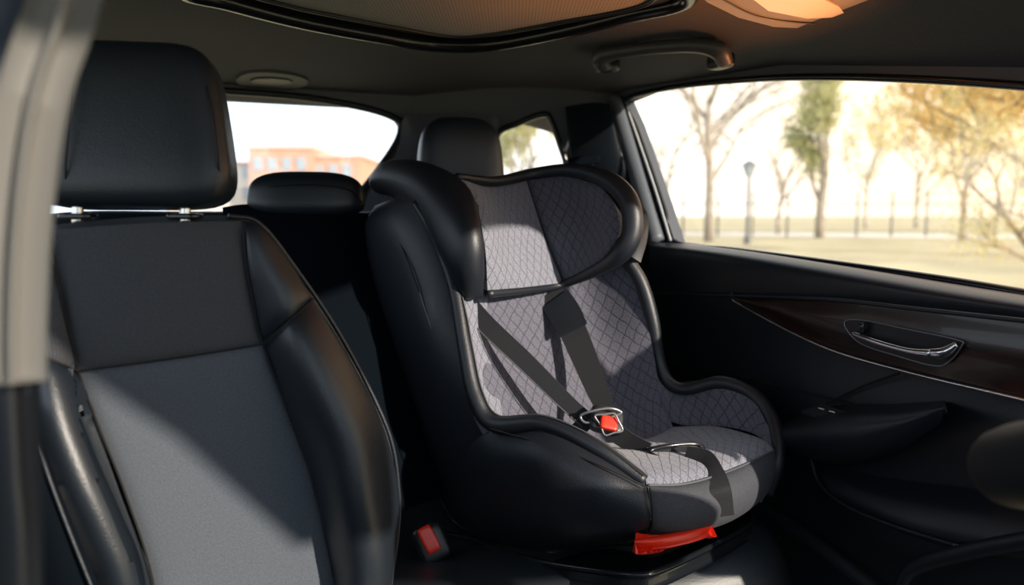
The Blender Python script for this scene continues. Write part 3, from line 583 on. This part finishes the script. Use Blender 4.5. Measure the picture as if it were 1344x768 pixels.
tree(G0(1020,50),7,.18,(.12,0),'small leaning bare tree in the park',BARK,None,0,depth=3,seed=8)
tree(G0(1420,24),8.5,.24,(-.25,0),'broad tree with golden sunlit foliage',BARK2,LF3,8000,.11,depth=4,seed=21,spread=.8,first=.2)
tree(G0(1262,36),8,.16,(.05,0),'leafy tree with yellow green foliage',BARK,LF1,4000,.12,depth=4,seed=33,first=.25)
tree(G0(1400,13.5),3.1,.09,(-.55,.1),'tree with low branches reaching over the grass',BARK2,LF1,4200,.035,depth=4,seed=43,spread=.8,first=.15)
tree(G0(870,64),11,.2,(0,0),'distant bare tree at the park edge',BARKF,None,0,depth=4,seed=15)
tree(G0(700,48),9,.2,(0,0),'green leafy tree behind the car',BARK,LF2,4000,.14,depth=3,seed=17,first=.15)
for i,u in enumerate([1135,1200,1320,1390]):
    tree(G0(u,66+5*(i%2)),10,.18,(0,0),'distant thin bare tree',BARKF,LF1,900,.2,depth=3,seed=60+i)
lp_=thing('street_lamp','black park street lamp with lantern head','street lamp',G0(980,34))
b0=G0(980,34)
LPM=mat('hazed_lamp_iron',(.10,.10,.10),.5)  # iron lightened to look hazed
tubes('pole',[([b0,b0+Vector((0,0,.3)),b0+Vector((0,0,.5)),b0+Vector((0,0,3.0))],[.16,.14,.08,.07])],LPM,lp_,n=16)
def frust(name,c,r1,r2,h,m,par,seg=6):
    V=[c+Vector((r1*math.cos(2*math.pi*k/seg),r1*math.sin(2*math.pi*k/seg),0)) for k in range(seg)]+[c+Vector((r2*math.cos(2*math.pi*k/seg),r2*math.sin(2*math.pi*k/seg),h)) for k in range(seg)]
    return mk(name,V,[tuple(range(seg))[::-1],tuple(range(seg,2*seg))]+[(k,(k+1)%seg,seg+(k+1)%seg,seg+k) for k in range(seg)],m,par,smooth=False)
frust('lantern',b0+Vector((0,0,3.0)),.18,.32,.45,mat('lantern_glass',(.30,.32,.31),.3),lp_)
frust('lantern_cap',b0+Vector((0,0,3.45)),.40,.06,.24,LPM,lp_)
fe=thing('park_fence','thin metal fence with posts along the park','fence',G0(1150,44))
FM=mat('fence_metal',(.16,.15,.13),.6)
for hz in (1.9,.3): tubes('rail',[([G0(840,44)+Vector((0,0,hz)),G0(1700,44)+Vector((0,0,hz))],.03)],FM,fe,n=2,seg=5)
p0=tubes('post',[([G0(850,44),G0(850,44)+Vector((0,0,2.6))],.06)],FM,fe,n=2,seg=6)
for i in range(1,16):
    c=p0.copy(); c.parent=fe; c.location=p0.location+Vector((i*2.0,0,0)); bpy.context.scene.collection.objects.link(c)
bl=thing('brick_building','low red brick building with flat roofs and windows','building',Vector((-17,62,gz)))
BR=mat('hazed_brick',(.52,.30,.22),.9,var=.15,nscale=2); BR2=mat('pale_concrete',(.60,.54,.48),.9)  # brick colour paled to imitate haze
def bx(name,x0,x1,y0,y1,z0,z1,m,par,**kw):
    V=[Vector((x,y,z)) for z in(z0,z1) for x,y in((x0,y0),(x1,y0),(x1,y1),(x0,y1))]
    return mk(name,V,[(3,2,1,0),(4,5,6,7),(0,1,5,4),(1,2,6,5),(2,3,7,6),(3,0,4,7)],m,par,smooth=False,**kw)
bx('brick_wing',-20.5,-15.5,60,75,gz,6.0,BR,bl); bx('brick_wing',-15.5,-12.0,61,75,gz,5.4,BR,bl); bx('brick_wing',-28,-20.5,62,75,gz,4.9,BR2,bl)
bx('cornice',-20.6,-15.4,59.8,75.1,6.0,6.25,BR2,bl); bx('cornice',-15.4,-11.8,60.8,75.1,5.4,5.6,BR2,bl); bx('cornice',-28,-20.5,61.8,75,4.9,5.1,BR,bl)
WG=mat('building_glass',(.32,.36,.40),.3)
w0=bx('window_pane',-20.1,-19.4,59.9,60.1,4.3,5.3,WG,bl)
for r in range(3):
    for cix in range(10):
        if r==0 and cix==0: continue
        c=w0.copy(); c.parent=bl
        dx=cix*1.12 if cix<7 else -(cix-6)*1.6
        c.location=w0.location+Vector((dx,(1.0 if dx>4.2 else (2.0 if dx<0 else 0)),-1.75*r-(.5 if (dx>4.2 or dx<0) else 0))); bpy.context.scene.collection.objects.link(c)

# ================================================================ LIGHT
w=bpy.data.worlds.new('World'); bpy.context.scene.world=w; w.use_nodes=True
t=w.node_tree; bg=t.nodes['Background']; tc=t.nodes.new('ShaderNodeTexCoord'); dt=t.nodes.new('ShaderNodeVectorMath'); dt.operation='DOT_PRODUCT'
sd=Vector((.70,-.60,.31)).normalized()
dt.inputs[1].default_value=Vector((.85,.50,.15)).normalized()
t.links.new(tc.outputs['Generated'],dt.inputs[0])
rp=t.nodes.new('ShaderNodeValToRGB'); rp.color_ramp.elements[0].position=.3; rp.color_ramp.elements[0].color=(.76,.88,1,1); rp.color_ramp.elements[1].position=1; rp.color_ramp.elements[1].color=(1,.62,.32,1)
e=rp.color_ramp.elements.new(.72); e.color=(1,.90,.76,1)
t.links.new(dt.outputs['Value'],rp.inputs['Fac']); t.links.new(rp.outputs['Color'],bg.inputs['Color'])
bg.inputs['Strength'].default_value=1.95
sl=bpy.data.lights.new('Sun','SUN'); sl.energy=7; sl.angle=math.radians(1.0); sl.color=(1,.88,.74)
so=bpy.data.objects.new('Sun',sl); bpy.context.scene.collection.objects.link(so); so.rotation_euler=(-sd).to_track_quat('-Z','Y').to_euler()
# added spot outside the side window, imitating an orange flare on the lining
gl=bpy.data.lights.new('FlareSpot','SPOT'); gl.energy=420; gl.color=(1,.28,.06); gl.spot_size=math.radians(36); gl.spot_blend=1; gl.shadow_soft_size=.15
go=bpy.data.objects.new('FlareSpot',gl); bpy.context.scene.collection.objects.link(go)
go.location=K(-1.05,1.10,.35); tgt=K(.17,.84,1.34); go.rotation_euler=(tgt-Vector(go.location)).to_track_quat('-Z','Y').to_euler()

cam=bpy.data.cameras.new('Camera'); co=bpy.data.objects.new('Camera',cam); bpy.context.scene.collection.objects.link(co)
co.location=CAM; co.rotation_euler=(math.radians(90)-PT,0,0); cam.sensor_width=36; cam.lens=36*FL/1344; cam.clip_start=.02; cam.clip_end=500
cam.dof.use_dof=True; cam.dof.focus_distance=1.22; cam.dof.aperture_fstop=2.6
bpy.context.scene.camera=co
bpy.context.scene.view_settings.view_transform='Standard'
